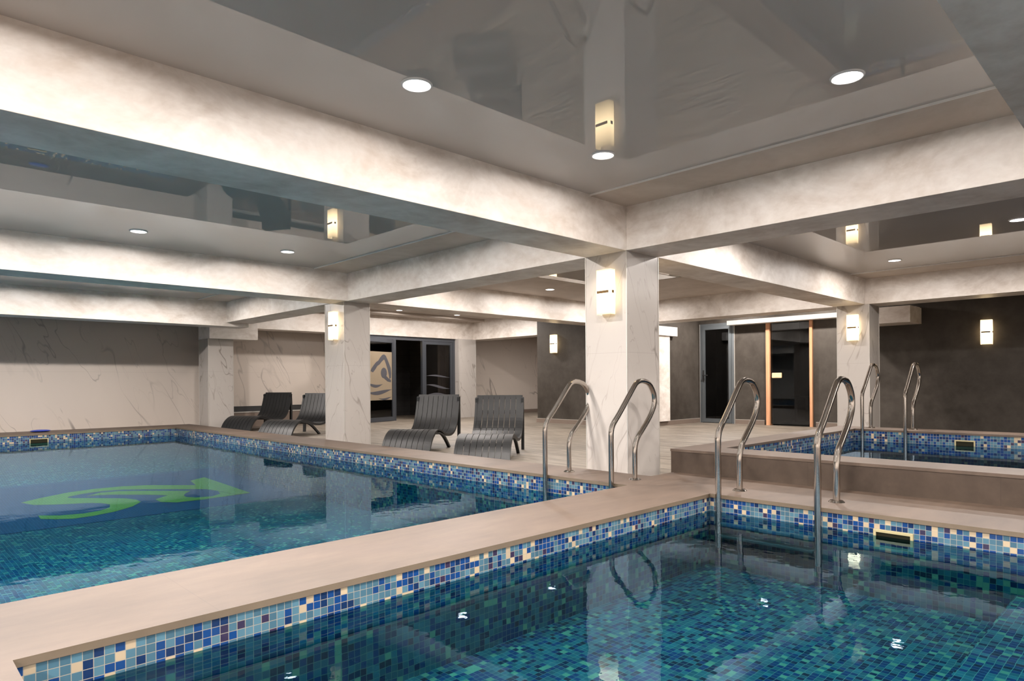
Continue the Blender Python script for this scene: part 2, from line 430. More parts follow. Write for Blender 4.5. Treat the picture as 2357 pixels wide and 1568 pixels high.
# stone deck around the two lower pools (slab with openings) over its bed
XD, XE = XA - 0.004, 5.134
def on_deck(x, y): return (x < XD and y < 14.5) or (x < XE and y < 3.22)
xs = [-3.5, XD, XE]; ys = [-3.5, 3.22, 14.5]
for p in (P1, P2): xs += [p[0], p[1]]; ys += [p[2], p[3]]
deck = MB().cells(xs, ys, -0.026, 0.0, lambda x, y: on_deck(x, y) and not inside(P1, x, y) and not inside(P2, x, y)).build('pool_deck', 'deck')
deck.data.materials.append(MAT['edge'])
for pl in deck.data.polygons:
    if abs(pl.normal.z) < 0.5: pl.material_index = 1
struct(deck, 'beige stone deck running round the two lower pools', 'deck')
g = 0.035
xs = [-3.5, XD - 0.004, XE - 0.004]; ys = [-3.5, 3.216, 14.5]
for p in (P1, P2): xs += [p[0] - g, p[1] + g]; ys += [p[2] - g, p[3] + g]
bed = MB().cells(xs, ys, FL, -0.026, lambda x, y: ((x < XD - 0.004) or y < 3.216) and not inside(P1, x, y, g) and not inside(P2, x, y, g)).build('deck_bed', 'edge', deck)

def basin(p, zf, ztop, mat, parent, gap=0.006, th=0.028):
    x0, x1, y0, y1 = p[0] - gap, p[1] + gap, p[2] - gap, p[3] + gap
    m = MB()
    m.cells([x0 - th, x0, x1, x1 + th], [y0 - th, y0, y1, y1 + th], zf, ztop, lambda x, y: not (x0 < x < x1 and y0 < y < y1))
    m.box(x0 - th, x1 + th, y0 - th, y1 + th, zf - 0.03, zf)
    return m.build('basin', mat, parent)

# big pool
Z1 = -0.70
pool1 = tag(empty('swimming_pool', ((P1[0] + P1[1]) / 2, (P1[2] + P1[3]) / 2, Z1)), 'big swimming pool with a green arrow emblem on its floor, left of the stone divider', 'pool')
def keep_parent(o, par):
    o.parent = par; o.matrix_parent_inverse = Matrix.Translation(-Vector(par.location))
    return o
def part(o, par): return keep_parent(o, par)
part(basin(P1, Z1, -0.026, 'mosA', None), pool1)
# the floor is shaped to rise at the far end, imitating refraction
SLOPE = [(8.40, Z1), (11.50, -0.62), (13.606, -0.34)]
def zfloor(y):
    if y <= SLOPE[0][0]: return Z1
    for (ya, za), (yb, zb_) in zip(SLOPE, SLOPE[1:]):
        if y <= yb: return za + (zb_ - za) * (y - ya) / (yb - ya)
    return SLOPE[-1][1]
def on_floor(u, v, lift=0.0):
    z = Z1
    for _ in range(30):
        p = at(u, v, z=z + lift); z = zfloor(p.y)
    return p
def prism_x(pts, x0, x1):
    """outline in the yz plane, extruded along x"""
    m = MB(); A = [m.bm.verts.new((x0, y, z)) for y, z in pts]; B = [m.bm.verts.new((x1, y, z)) for y, z in pts]; n = len(pts)
    m.bm.faces.new(A); m.bm.faces.new(B[::-1])
    for i in range(n): m.bm.faces.new((A[i], A[(i + 1) % n], B[(i + 1) % n], B[i]))
    return m
part(prism_x(SLOPE + [(13.606, Z1 - 0.001), (8.40, Z1 - 0.001)], P1[0] - 0.006, P1[1] + 0.006).build('floor_slope', 'mosA'), pool1)
NB = (8.42, 11.6)
prof = [NB[0], 11.5, NB[1]]
nav = prism_x([(y, zfloor(y) + 0.004) for y in prof] + [(y, zfloor(y) + 0.0005) for y in prof[::-1]], -2.19, 4.222).build('navy_floor_band', 'mosN'); nav['label'] = 'navy mosaic band across the pool floor'
part(nav, pool1)
PX = [
 [(145, 640), (280, 608), (460, 572), (640, 547), (830, 530), (1000, 522), (1330, 522), (1290, 492), (1385, 468), (1540, 520), (1695, 573), (1600, 583), (1480, 560), (1400, 548), (1300, 548), (1000, 549), (830, 551), (690, 562), (560, 580), (470, 598), (455, 606), (500, 611), (600, 610), (860, 612), (925, 620), (955, 635), (900, 665), (780, 700), (640, 728), (500, 748), (380, 752), (275, 750), (258, 728), (400, 728), (560, 715), (680, 695), (745, 672), (745, 652), (690, 643), (600, 642), (400, 652), (230, 656)],
 [(590, 595), (680, 573), (800, 563), (1000, 561), (1290, 561), (1262, 575), (1245, 590), (1260, 602), (1330, 606), (1440, 597), (1495, 580), (1480, 563), (1600, 585), (1688, 575), (1540, 595), (1380, 618), (1200, 638), (1090, 636), (1055, 618), (1110, 600), (1140, 590), (1000, 586), (750, 586), (640, 591)],
]
m = MB()
for k, pg in enumerate(PX):
    q = [on_floor(u / 2.946, 940 + v / 2.946, 0.006) for u, v in pg]
    tri = tessellate_polygon([[Vector((p.x, p.y, 0)) for p in q]])
    for dz, fl in ((0.0068 + 0.0005 * k, False), (0.0045, True)):
        V = [m.bm.verts.new((p.x, p.y, zfloor(p.y) + dz)) for p in q]
        for t3 in tri: m.bm.faces.new([V[i] for i in (t3 if not fl else t3[::-1])])
        if not fl: V0 = V
    for i in range(len(q)): m.bm.faces.new((V0[i], V0[(i + 1) % len(q)], V[(i + 1) % len(q)], V[i]))
em = m.build('arrow_emblem', 'mosG'); em['label'] = 'green curling arrow emblem in mosaic'; part(em, pool1)

# small pool
Z2 = -0.50
pool2 = tag(empty('swimming_pool', ((P2[0] + P2[1]) / 2, (P2[2] + P2[3]) / 2, Z2)), 'small foreground pool lined in blue mosaic, right of the stone divider', 'pool')
part(basin(P2, Z2, -0.026, 'mosA', None), pool2)
part(MB().box(P2[0] - 0.004, P2[1] + 0.004, P2[2] - 0.004, 0.655, Z2, -0.335).build('underwater_bench', 'mosA'), pool2)

# raised pool on its plinth
ZP = 0.205
pool3 = tag(empty('raised_pool', ((P3[0] + P3[1]) / 2, (P3[2] + P3[3]) / 2, FL)), 'raised pool on a brown stone plinth in front of the dark wall', 'pool')
O3 = (5.134, 9.20, -1.85, 3.25)
part(MB().cells([O3[0] - 0.004, P3[0], P3[1], O3[1] + 0.004], [O3[2] - 0.004, P3[2], P3[3], O3[3] + 0.004], ZP - 0.022, ZP, lambda x, y: not inside(P3, x, y)).build('coping', 'deck'), pool3)
part(MB().cells([O3[0], P3[0] - g, P3[1] + g, O3[1]], [O3[2], P3[2] - g, P3[3] + g, O3[3]], FL, ZP - 0.022, lambda x, y: not inside(P3, x, y, g)).build('plinth', 'brown'), pool3)
part(basin(P3, -0.45, ZP - 0.022, 'mosA', None), pool3)

def water(p, z, mat, label):
    o = MB().box(p[0], p[1], p[2], p[3], z - 0.0005, z).build('pool_water', mat)
    # a single sheet: the surface of the water
    bm = bmesh.new(); vs = [bm.verts.new(c) for c in ((p[0] - .006, p[2] - .006, z), (p[1] + .006, p[2] - .006, z), (p[1] + .006, p[3] + .006, z), (p[0] - .006, p[3] + .006, z))]; bm.faces.new(vs)
    bm.to_mesh(o.data); bm.free()
    return tag(o, label, 'water', kind='stuff')
water(P1, -0.150, 'water1', 'teal water filling the big pool over the green arrow emblem')
water(P2, -0.125, 'water2', 'clear teal water in the small foreground pool')
water(P3, 0.062, 'water3', 'still blue water in the raised pool')

def skimmer(pool, axis, a0, a1, z0, z1, c, sgn, fw=0.014):
    """a skimmer mouth in a pool wall; axis 'x' = wall at x=c, else at y=c; sgn points into the pool"""
    q = sgn * 0.012
    fr = MB(); cav = MB()
    def bx(m, a, b, zz0, zz1, d0, d1):
        lo, hi = min(d0, d1), max(d0, d1)
        if axis == 'x': m.box(lo, hi, a, b, zz0, zz1)
        else: m.box(a, b, lo, hi, zz0, zz1)
    bx(fr, a0, a1, z1 - fw, z1, c, c + q); bx(fr, a0, a1, z0, z0 + fw, c, c + q)
    bx(fr, a0, a0 + fw, z0 + fw, z1 - fw, c, c + q); bx(fr, a1 - fw, a1, z0 + fw, z1 - fw, c, c + q)
    o = fr.build('skimmer', 'cream'); part(o, pool)
    # mouth: flat near-black plate, the throat's shade put into its colour
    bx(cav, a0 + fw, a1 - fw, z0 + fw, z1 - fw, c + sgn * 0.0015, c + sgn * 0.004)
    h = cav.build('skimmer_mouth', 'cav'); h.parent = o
    lip = MB(); bx(lip, a0 + fw, a1 - fw, z0 + fw, z0 + fw + 0.012, c + sgn * 0.004, c + sgn * 0.011)
    lip.build('skimmer_weir', 'cream', o)
skimmer(pool2, 'x', 1.128, 1.338, -0.205, -0.088, 4.316, -1)
skimmer(pool3, 'x', 1.68, 1.875, 0.025, 0.125, 8.771, -1)
skimmer(pool1, 'y', 1.94, 2.205, -0.19, -0.078, 13.606, -1)

# ------------------------------------------------------------------ walls
XF = 13.1
sbox('wall_left', 'wmarble', -3.6, 5.30, 14.5, 14.6, FL, 2.60)
sbox('wall_back', 'wmarble', 5.20, 7.95, 14.2, 14.499, FL, 2.60)
sbox('wall_corridor', 'wmarble', 11.10, 16.3, 14.2, 14.3, FL, 2.60)
sbox('wall_end', 'wmarble', 16.2, 16.3, 10.2, 14.2, FL, 2.60)
sbox('wall_south', 'white', -3.6, XF, -3.6, -3.5, FL, 2.60)  # this and the west wall are unseen, made white to bounce fill light
sbox('wall_west', 'white', -3.6, -3.5, -3.5, 14.5, FL, 2.60)
# dark block of rooms and the far wall (openings for two doors)
D2 = (6.735, 7.53)       # service door opening (y)
D3 = (5.115, 6.035)      # sauna door opening (y)
DT2, DT3 = 2.05, 2.03
m = MB()
ys = [-3.5, D3[0], D3[1], D2[0], D2[1], 7.57]; zs = [FL, DT3, DT2, 2.60]
for i in range(5):
    for j in range(3):
        y0, y1, z0, z1 = ys[i], ys[i + 1], zs[j], zs[j + 1]
        if i == 1 and j == 0: continue
        if i == 3 and j <= 1: continue
        m.box(XF, XF + 0.12, y0, y1, z0, z1)
struct(m.build('wall_far', 'dark'))
sbox('wall_dark_front', 'dark', 10.85, XF, 7.57, 7.67, FL, 2.60)
sbox('wall_dark_side', 'dark', 10.85, 10.95, 7.67, 10.33, FL, 2.60)
sbox('wall_dark_rear', 'dark', 10.951, XF, 10.23, 10.33, FL, 2.60)
sbox('wall_inner', 'dark', XF, 16.3, 10.10, 10.199, FL, 2.60)
# wall with the glazed entrance: opening 8.0 .. 11.03
m = MB().box(7.95, 8.05, 13.451, 14.2, FL, 2.60).box(8.05, 11.0, 13.86, 13.92, 1.93, 2.60)
struct(m.build('wall_entrance', 'wmarble'))
# baseboards
for i, a in enumerate(((13.08, 13.1, 3.95, D3[0] - 0.05), (13.08, 13.1, D3[1] + 0.05, D2[0] - 0.02), (10.85, 13.1, 7.55, 7.57), (10.83, 10.85, 7.57, 10.35), (11.62, 16.2, 14.18, 14.2))):
    b = sbox('baseboard_%s' % ('far', 'far_middle', 'front', 'side', 'corridor')[i], 'base', *a, FL, 0.0)
    cap = MB().box(*a, 0.0, 0.006).build('cap_strip', 'trim', b)

# ------------------------------------------------------------------ ceiling and beams
ZT = 2.6
def ceil(name, mat, x0, x1, y0, y1, z=ZC, top=ZT): return sbox(name, mat, x0, x1, y0, y1, z, top)
XS = 4.284
ceil('ceiling', 'gloss', -1.25, XS, 0.54, YA)
ceil('ceiling', 'gloss', -1.25, XS, 3.922, 8.17)
ceil('ceiling', 'gloss', -1.25, XS, 8.63, 12.5)
ceil('ceiling', 'gloss', 5.26, 10.26, 0.54, YA)
for nm, mt, a in (('ceiling', 'strip', (XS, XA, 0.54, YA)), ('ceiling', 'strip', (XS, XA, 3.922, 8.17)), ('ceiling', 'strip', (XS, XA, 8.63, 12.5)), ('ceiling', 'strip', (10.26, 10.85, 0.54, YA))):
    o = ceil(nm, mt, *a, z=ZC - 0.014)
for a in ((XS, 0.54, YA), (XS, 3.922, 8.17), (XS, 8.63, 12.5), (10.26, 0.54, YA)):
    sbox('trim_lit_edge', 'white', a[0] - 0.005, a[0], a[1], a[2], ZC - 0.014, ZC + 0.002)  # step edge made white, the light on it put into the colour
ceil('ceiling', 'ceil', -3.5, -1.75, 0.54, 14.5)
# central bay: matte ceiling framing one glossy inset panel
G = (7.03, 8.66, 5.25, 6.73)
c = MB().cells([5.26, G[0], G[1], 10.85], [3.922, G[2], G[3], 8.17], ZC, ZT, lambda x, y: not (G[0] < x < G[1] and G[2] < y < G[3])).build('ceiling', 'ceil'); struct(c)
ceil('ceiling', 'gloss', *G, z=ZC + 0.004)
ceil('ceiling', 'ceil', 5.26, 11.6, 8.63, 13.4, z=2.48)
ceil('ceiling', 'ceil', 12.1, 16.3, 10.2, 14.3, z=2.30)
ceil('ceiling', 'ceil', 11.35, XF + 0.1, -3.5, 7.67, z=2.40)
ceil('ceiling', 'ceil', -3.5, XF, -3.5, 0.09)
ceil('ceiling', 'ceil', -3.5, 16.3, 12.95, 14.6, z=2.42)
ceil('ceiling', 'ceil', 7.9, 12.2, 13.9, 17.3, z=2.38)

def beam(x0, x1, y0, y1, z=ZB, top=2.58, label=None):
    return sbox('ceiling_beam', 'plaster', x0, x1, y0, y1, z, top, label=label, cat='beam', bev=0.004)
beam(-3.5, 5.262, YA, 3.922, label='long plastered beam crossing above the stone divider')
beam(5.262, 10.85, YA, 3.922, label='plastered beam from the central pillar to the right pillar')
beam(-3.5, 10.85, 8.17, 8.63, label='plastered beam over the middle of the big pool')
beam(-3.5, 5.2, 12.5, 12.95, 1.893, label='plastered beam nearest the veined marble wall')
beam(XA + 0.003, 5.74, 13.36, 13.96, 1.715, label='low dropped beam block on top of the rear pillar')
beam(5.741, 11.6, 13.40, 13.86, label='plastered beam above the glazed entrance')
beam(XA, 5.26, 0.541, YA - 0.001, label='plastered cross beam right of the central pillar')
beam(XA, 5.26, 3.923, 8.169, label='plastered cross beam between the central and left pillars')
beam(XA + 0.001, 5.26, 8.631, 12.499, 1.962, label='plastered cross beam behind the left pillar')
beam(11.6, 12.1, 10.34, 13.86, label='plastered cross beam over the corridor')
beam(10.851, 11.35, -3.5, 7.57, label='plastered cross beam above the right pillar')
beam(-1.75, -1.25, 0.541, 12.499, label='plastered cross beam on the left, out of frame')
beam(-3.5, XF, 0.09, 0.54, label='near plastered beam at the top right corner')
# light box over the sauna, and the boxed duct on the dark wall
struct(box('trim_sauna_cornice', 'white', 12.86, XF, 3.3, 6.78, 1.975, 2.065))
struct(box('trim_duct_box', 'plaster', 12.44, XF, 3.277, 4.4, 1.775, 2.05))
struct(box('wall_pilaster', 'plaster', 11.25, 11.83, 7.50, 7.57, FL + 0.09, 1.90))
struct(box('trim_pilaster_head', 'white', 11.25, 12.06, 7.46, 7.5695, 1.745, 1.93))
# plinth step at the foot of the back wall
s_ = sbox('trim_wall_step', 'base', 5.30, 7.95, 13.97, 14.2, FL, 0.215)
MB().box(5.30, 7.95, 13.962, 14.2, 0.215, 0.232).build('step_top', 'trim', s_)
MB().box(5.30, 7.95, 14.16, 14.2, 0.232, 0.345).build('dark_skirting', 'black', s_)

# ------------------------------------------------------------------ pillars
def pillar(x0, x1, y0, y1, z1, label):
    o = empty('pillar', ((x0 + x1) / 2, (y0 + y1) / 2, FL))
    tag(o, label, 'pillar', 'marble-clad pillars')
    part(MB().box(x0, x1, y0, y1, FL, z1).build('shaft', 'marble'), o)
    t = 0.0035
    for (cx, cy) in ((x0, y0), (x0, y1), (x1, y0), (x1, y1)):
        part(MB().box(cx - t, cx + t, cy - t, cy + t, FL, z1 - 0.001).build('corner_trim', 'trim'), o)
    return o
pillar(XA, 5.272, YA, 3.922, ZB, 'central marble pillar with a lit wall lamp, nearest of the pillars')
pillar(XA, 5.19, 8.27, 8.80, ZB, 'marble pillar at the edge of the big pool, between the two pairs of loungers')
pillar(XA, 5.26, 13.42, 13.92, 1.715, 'slim marble pillar at the back, left of the loungers, lampless')
pillar(10.85, 11.30, 3.407, 3.87, ZB, 'marble pillar behind the raised pool, beside the sauna door')
pillar(11.02, 11.60, 13.30, 13.86, ZB, 'marble pillar at the right end of the glazed entrance')

# ------------------------------------------------------------------ downlights
def make_lamp():
    o = empty('downlight')
    b = bmesh.new()
    seg = 40; R1, R0 = 0.083, 0.068
    prof = [(R1, 0.0), (R1 - 0.002, -0.006), (R0 + 0.004, -0.009), (R0, -0.004), (R0, 0.0)]
    rings = [[b.verts.new((r * math.cos(2 * math.pi * k / seg), r * math.sin(2 * math.pi * k / seg), z)) for k in range(seg)] for r, z in prof]
    for i in range(len(prof) - 1):
        for k in range(seg): b.faces.new((rings[i][k], rings[i][(k + 1) % seg], rings[i + 1][(k + 1) % seg], rings[i + 1][k]))
    m = MB(); m.add(b); m.build('ring', 'ring', o, smooth=True)
    b = bmesh.new(); bmesh.ops.create_circle(b, cap_ends=True, segments=32, radius=R0)
    m = MB(); m.add(b, Matrix.Translation((0, 0, -0.005)))
    d = m.build('diffuser', 'lamp', o)
    if d.data.polygons[0].normal.z > 0:
        d.data.flip_normals()
    return o
LP = [
 (2.05, 2.80, ZC, 'downlight over the foreground at the left, in the big ceiling panel'),
 (3.592, 1.223, ZC, 'largest downlight, at the upper right of the ceiling'),
 (3.606, 2.80, ZC, 'downlight just in front of the central pillar'),
 (0.50, 2.80, ZC, None), (0.50, 1.22, ZC, None), (2.05, 1.22, ZC, None),
 (1.958, 7.372, ZC, 'downlight left of the other one in the second ceiling bay'),
 (3.518, 7.351, ZC, 'downlight nearest the left pillar, second ceiling bay'),
 (0.42, 7.37, ZC, None), (-0.9, 7.37, ZC, None), (-0.9, 2.8, ZC, None),
 (0.42, 4.75, ZC, None), (1.96, 4.62, ZC, None), (3.518, 4.62, ZC, None),
 (1.75, 11.2, ZC, None), (3.45, 11.2, ZC, None), (0.1, 11.2, ZC, None),
 (8.128, 7.435, ZC, 'small downlight left of the central pillar, over the loungers'),
 (6.3, 4.7, ZC, None), (9.9, 7.435, ZC, None), (9.9, 4.65, ZC, None), (6.2, 7.435, ZC, None),
 (8.686, 12.593, 2.48, 'tiny downlight above the glazed entrance, the left one'),
 (10.358, 12.56, 2.48, 'tiny downlight above the glazed entrance, the right one'),
 (6.9, 12.58, 2.48, None), (8.7, 9.6, 2.48, None),
 (9.519, 2.681, ZC, 'downlight close to the right pillar'),
 (8.01, 1.171, ZC, 'downlight cut by the right edge of the picture'),
 (6.45, 2.68, ZC, None), (9.5, 1.17, ZC, None),  # out of view; the second added only for its light
 (10.36, 11.2, 2.48, None), (8.9, 10.9, 2.48, None), (12.3, 6.6, 2.40, None), (12.3, 5.0, 2.40, None),  # first two added out of view to light the corridor wall
 (13.6, 11.2, 2.30, None), (-2.6, 1.6, ZC, None), (-2.6, -1.4, ZC, None), (2.2, -2.5, ZC, None), (6.5, -1.4, ZC, None), (3.6, -1.1, ZC, None), (0.5, -1.1, ZC, None),  # fill lamps added out of view; the first lights the corridor wall
]
def lamp_power(x, y):
    """relative output of each downlight; tuned by bay for brightness, highest for added fill lamps"""
    if x > 12: return 2.0
    if x > 10 and 9 < y < 12: return 1.6
    if x > 5 and y > 12: return 0.95
    if x > 5 and y > 4: return 1.1
    if x > 5: return 1.3
    if y > 9: return 2.9
    if y > 6: return 1.35
    if y > 4: return 2.4
    if y > 2: return 0.78
    if x < -2 or y < -2: return 5.0
    if y > 0: return 1.9
    return 2.6
LM = {}
proto = None
def copy_lamp(p):
    o = p.copy(); COL.objects.link(o)
    for ch in p.children:
        c2 = ch.copy(); COL.objects.link(c2); c2.parent = o
    return o
for x, y, z, lab in LP:
    if proto is None: proto = o = make_lamp()
    else:
        o = copy_lamp(proto)
    k = lamp_power(x, y)
    if k not in LM: LM[k] = m_emit('downlight_glow_%d' % round(k * 100), LAMP_COL, LAMP * k)
    for ch in o.children:
        if ch.name.startswith('diffuser'):
            ch.material_slots[0].link = 'OBJECT'; ch.material_slots[0].material = LM[k]
    o.location = (x, y, z)
    tag(o, lab or 'unseen round white downlight, one of a set partly added as fill light', 'downlight', 'round recessed downlights')

# ------------------------------------------------------------------ wall lamps
_n = [0]
def sconce(x, y, z, facing, label, strength=5.5):
    """facing: 'x' looks along -x, 'X' along +x"""
    o = empty('wall_lamp', (x, y, z)); tag(o, label, 'wall lamp', 'lit wall lamps')
    o.rotation_euler = (0, 0, 0 if facing == 'x' else math.pi)
    _n[0] += 1
    sm = m_shade('lit_acrylic_shade_%d' % _n[0], SCONCE_COL, strength, z, 0.205)
    MB().box(-0.012, -0.001, -0.05, 0.05, -0.07, 0.07, bev=0.003).build('back_plate', 'brass', o)
    m = MB()      # a shallow acrylic box: front and two cheeks, open at top and bottom
    m.box(-0.080, -0.074, -0.0775, 0.0775, -0.20, 0.20, bev=0.002).box(-0.074, -0.010, -0.0775, -0.0715, -0.20, 0.20).box(-0.074, -0.010, 0.0715, 0.0775, -0.20, 0.20)
    m.build('shade', sm, o)
    MB().box(-0.088, -0.081, -0.060, 0.068, -0.0115, 0.0115, bev=0.001).build('band', 'bronze', o)
    MB().box(-0.060, -0.035, -0.084, -0.078, -0.013, 0.013, bev=0.001).build('stud', 'bronze', o)
sconce(XA, 3.655, 1.606, 'x', 'glowing wall lamp on the central pillar')
sconce(XA, 8.49, 1.630, 'x', 'glowing wall lamp on the pillar beside the big pool')
sconce(10.85, 3.626, 1.610, 'x', 'glowing wall lamp on the pillar behind the raised pool')
sconce(XF, 2.339, 1.575, 'x', 'glowing wall lamp on the dark wall at the far right')
sconce(10.85, 9.79, 1.655, 'x', 'glowing wall lamp on the dark wall left of the central pillar')
sconce(5.272, 3.690, 1.606, 'X', 'wall lamp on the far side of the central pillar')

# ------------------------------------------------------------------ pool ladders
def smooth_path(pts, n=6):
    out = []; P = [Vector(p) for p in pts]
    for i in range(len(P) - 1):
        p0 = P[max(i - 1, 0)]; p1 = P[i]; p2 = P[i + 1]; p3 = P[min(i + 2, len(P) - 1)]
        for k in range(n):
            t = k / n
            out.append(0.5 * ((2 * p1) + (-p0 + p2) * t + (2 * p0 - 5 * p1 + 4 * p2 - p3) * t * t + (-p0 + 3 * p1 - 3 * p2 + p3) * t ** 3))
    out.append(P[-1]); return out
RAIL = [(0, -0.36), (0, -0.2), (0, 0.0), (0, 0.22), (0, 0.36), (0.004, 0.415), (0.03, 0.47), (0.115, 0.555), (0.225, 0.672), (0.30, 0.752),
        (0.345, 0.792), (0.40, 0.810), (0.465, 0.806), (0.525, 0.785), (0.575, 0.735), (0.602, 0.68), (0.603, 0.62), (0.578, 0.565), (0.515, 0.488), (0.42, 0.40), (0.36, 0.345), (0.328, 0.29), (0.316, 0.235), (0.315, 0.12), (0.315, 0.0)]
def ladder(px, yL, yR, z, label, ends, flip=1, k=1.0, depth=-0.36, rr=0.0213):
    o = empty('pool_ladder', (px, (yL + yR) / 2, z)); tag(o, label, 'pool ladder', 'stainless pool ladders')
    for yy in (yL, yR):
        pts = [(a * k, yy - (yL + yR) / 2, (h if h > 0.001 else h) * (k if h > 0 else 1)) for a, h in RAIL]
        pts[0] = (pts[0][0], pts[0][1], depth)
        r = MB().tube(smooth_path(pts, 5), rr, 16).build('rail', 'steel', o, smooth=True)
        fl = MB().cyl((0.315 * k, yy - (yL + yR) / 2, 0.006), 0.052, 0.012, 32, 0.040, bev=0.002).build('flange', 'steel', r, smooth=False)
    for q, dz in enumerate(ends):
        h = abs(yL - yR) / 2 - rr * 0.8
        st = MB().box(-0.045, 0.024, -h, h, dz - 0.009, dz + 0.009, bev=0.004).build('step', 'alu2', o)
    return o
ladder(4.262, 2.32, 1.643, 0.0, 'steel ladder of the small foreground pool, nearest of the three', (-0.19, -0.27))
ladder(4.198, 3.91, 3.20, 0.0, 'steel ladder of the big pool, in front of the central pillar', (-0.22, -0.42), depth=-0.55)
ladder(8.735, 2.83, 2.36, ZP, 'steel ladder of the raised pool, furthest back', (-0.22, -0.42), k=0.98, depth=-0.5, rr=0.0205)

# ------------------------------------------------------------------ sun loungers
PROF = [(-0.470, 0.705), (-0.445, 0.63), (-0.405, 0.51), (-0.355, 0.39), (-0.285, 0.29), (-0.19, 0.225), (-0.06, 0.192), (0.10, 0.190), (0.25, 0.212), (0.38, 0.248),
        (0.48, 0.272), (0.57, 0.278), (0.66, 0.262), (0.745, 0.222), (0.815, 0.165), (0.87, 0.095), (0.915, 0.012)]
def make_lounger():
    W = 0.658
    o = empty('sun_lounger')
    pr = [(p.x, p.z) for p in smooth_path([(a, 0, b) for a, b in PROF], 3)]
    n = 8; gp = 0.0065; ws = (W - 0.03 * 2) / n
    m = MB()
    for i in range(n):
        y0 = -W / 2 + 0.03 + i * ws + (gp / 2 if i else 0); y1 = -W / 2 + 0.03 + (i + 1) * ws - (gp / 2 if i < n - 1 else 0)
        m.band(pr, y0, y1, 0.014)
    m.build('slats', 'plastic', o)
    m = MB()      # deeper moulded rims along both sides
    low = [(a, b) for a, b in pr]
    for sy in (-1, 1):
        y0, y1 = sorted((sy * W / 2, sy * (W / 2 - 0.031)))
        m.band([(a, b - 0.010) for a, b in low], y0, y1, 0.034)
    m.build('side_rim', 'plastic', o)
    m = MB()
    for idx in (0, 6, 12, 17, 26, 33, 41, 47):
        idx = min(idx, len(pr) - 1)
        a, b = pr[idx]; a1, b1 = pr[min(idx + 1, len(pr) - 1)]; a0, b0 = pr[max(idx - 1, 0)]
        tx, tz = a1 - a0, b1 - b0; L = math.hypot(tx, tz); nx, nz = tz / L * 0.013, -tx / L * 0.013
        if nz > 0: nx, nz = -nx, -nz
        hw = 0.02 if idx else 0.026
        m.band([(a + nx - tx / L * hw, b + nz - tz / L * hw), (a + nx + tx / L * hw, b + nz + tz / L * hw)], -W / 2 + 0.02, W / 2 - 0.02, 0.016)
    m.build('cross_rib', 'plastic', o)
    for sy in (-1, 1):
        y0, y1 = sorted((sy * W / 2, sy * (W / 2 - 0.036)))
        arch = [(p.x, p.z) for p in smooth_path([(0.60, 0, 0.258), (0.50, 0, 0.246), (0.40, 0, 0.225), (0.29, 0, 0.18), (0.20, 0, 0.125), (0.10, 0, 0.055), (0.03, 0, 0.0)], 4)]
        MB().band(arch, y0, y1, 0.034).build('leg', 'plastic', o)
        MB().band([(-0.452, 0.69), (-0.462, 0.5), (-0.465, 0.28), (-0.455, 0.0)], y0, y1, 0.05).build('leg', 'plastic', o)
    return o
lp = None
TH = math.radians(218)
def put(o, tx, ty, th, label):
    """place by the floor point below the top right corner of the back"""
    d = Vector((math.cos(th), math.sin(th))); l = Vector((d.y, -d.x))
    c = Vector((tx, ty)) + d * 0.44 + l * 0.329
    o.location = (c.x, c.y, FL); o.rotation_euler = (0, 0, th); tag(o, label, 'sun lounger', 'charcoal slatted sun loungers')
for i, (tx, ty, th, lab) in enumerate((
    (6.287, 6.241, TH, 'charcoal slatted lounger furthest right, nearest the central pillar'),
    (6.22, 7.50, math.radians(214), 'charcoal slatted lounger just right of the left pillar, in front of the entrance'),
    (6.22, 11.15, math.radians(210), 'charcoal slatted lounger partly hidden behind the left pillar'),
    (6.36, 13.18, math.radians(211), 'charcoal slatted lounger furthest left, beside the slim rear pillar'))):
    if lp is None: lp = o = make_lounger()
    else:
        o = lp.copy(); COL.objects.link(o)
        for ch in lp.children:
            c2 = ch.copy(); COL.objects.link(c2); c2.parent = o
    put(o, tx, ty, th, lab)

# ------------------------------------------------------------------ blue disc on the far coping
dsc = empty('pool_float', (2.17, 14.1, 0)); tag(dsc, 'flat blue oval float lying on the far pool edge by the marble wall', 'pool float')
b = bmesh.new(); bmesh.ops.create_uvsphere(b, u_segments=32, v_segments=16, radius=1)
m = MB(); m.add(b, Matrix.Translation((0, 0, 0.022)) @ Matrix.Diagonal((0.15, 0.10, 0.022, 1))); m.build('float_body', 'blue', dsc, smooth=True)
m = MB(); m.tube([(0.15 * 0.97 * math.cos(a), 0.10 * 0.97 * math.sin(a), 0.022) for a in [2 * math.pi * k / 40 for k in range(41)]], 0.006, 8, False); m.build('rim', 'blue', dsc, smooth=True)

# ------------------------------------------------------------------ glazed entrance
def frame_rect(m, x0, x1, z0, z1, y0, y1, w=0.06):
    m.box(x0, x0 + w, y0, y1, z0, z1); m.box(x1 - w, x1, y0, y1, z0, z1); m.box(x0 + w, x1 - w, y0, y1, z1 - w, z1); m.box(x0 + w, x1 - w, y0, y1, z0, z0 + w * 1.3)
d1 = empty('door_1', (9.5, 13.5, FL)); struct(d1, 'black-framed glazed entrance under the beam, with an open leaf', 'door')
m = MB()
for xx in ((8.05, 8.10), (9.10, 9.18), (9.97, 10.02), (10.95, 11.018)): m.box(xx[0], xx[1], 13.46, 13.54, FL, 1.87)
m.box(8.05, 11.018, 13.46, 13.54, 1.87, 1.955)
part(m.build('frame', 'alu'), d1)
m = MB(); frame_rect(m, 10.02, 10.95, FL + 0.005, 1.868, 13.47, 13.53, 0.075)
fx = m.build('fixed_panel', 'alu'); part(fx, d1)
MB().box(10.09, 10.88, 13.497, 13.503, FL + 0.08, 1.80).build('pane', 'glassc', fx)
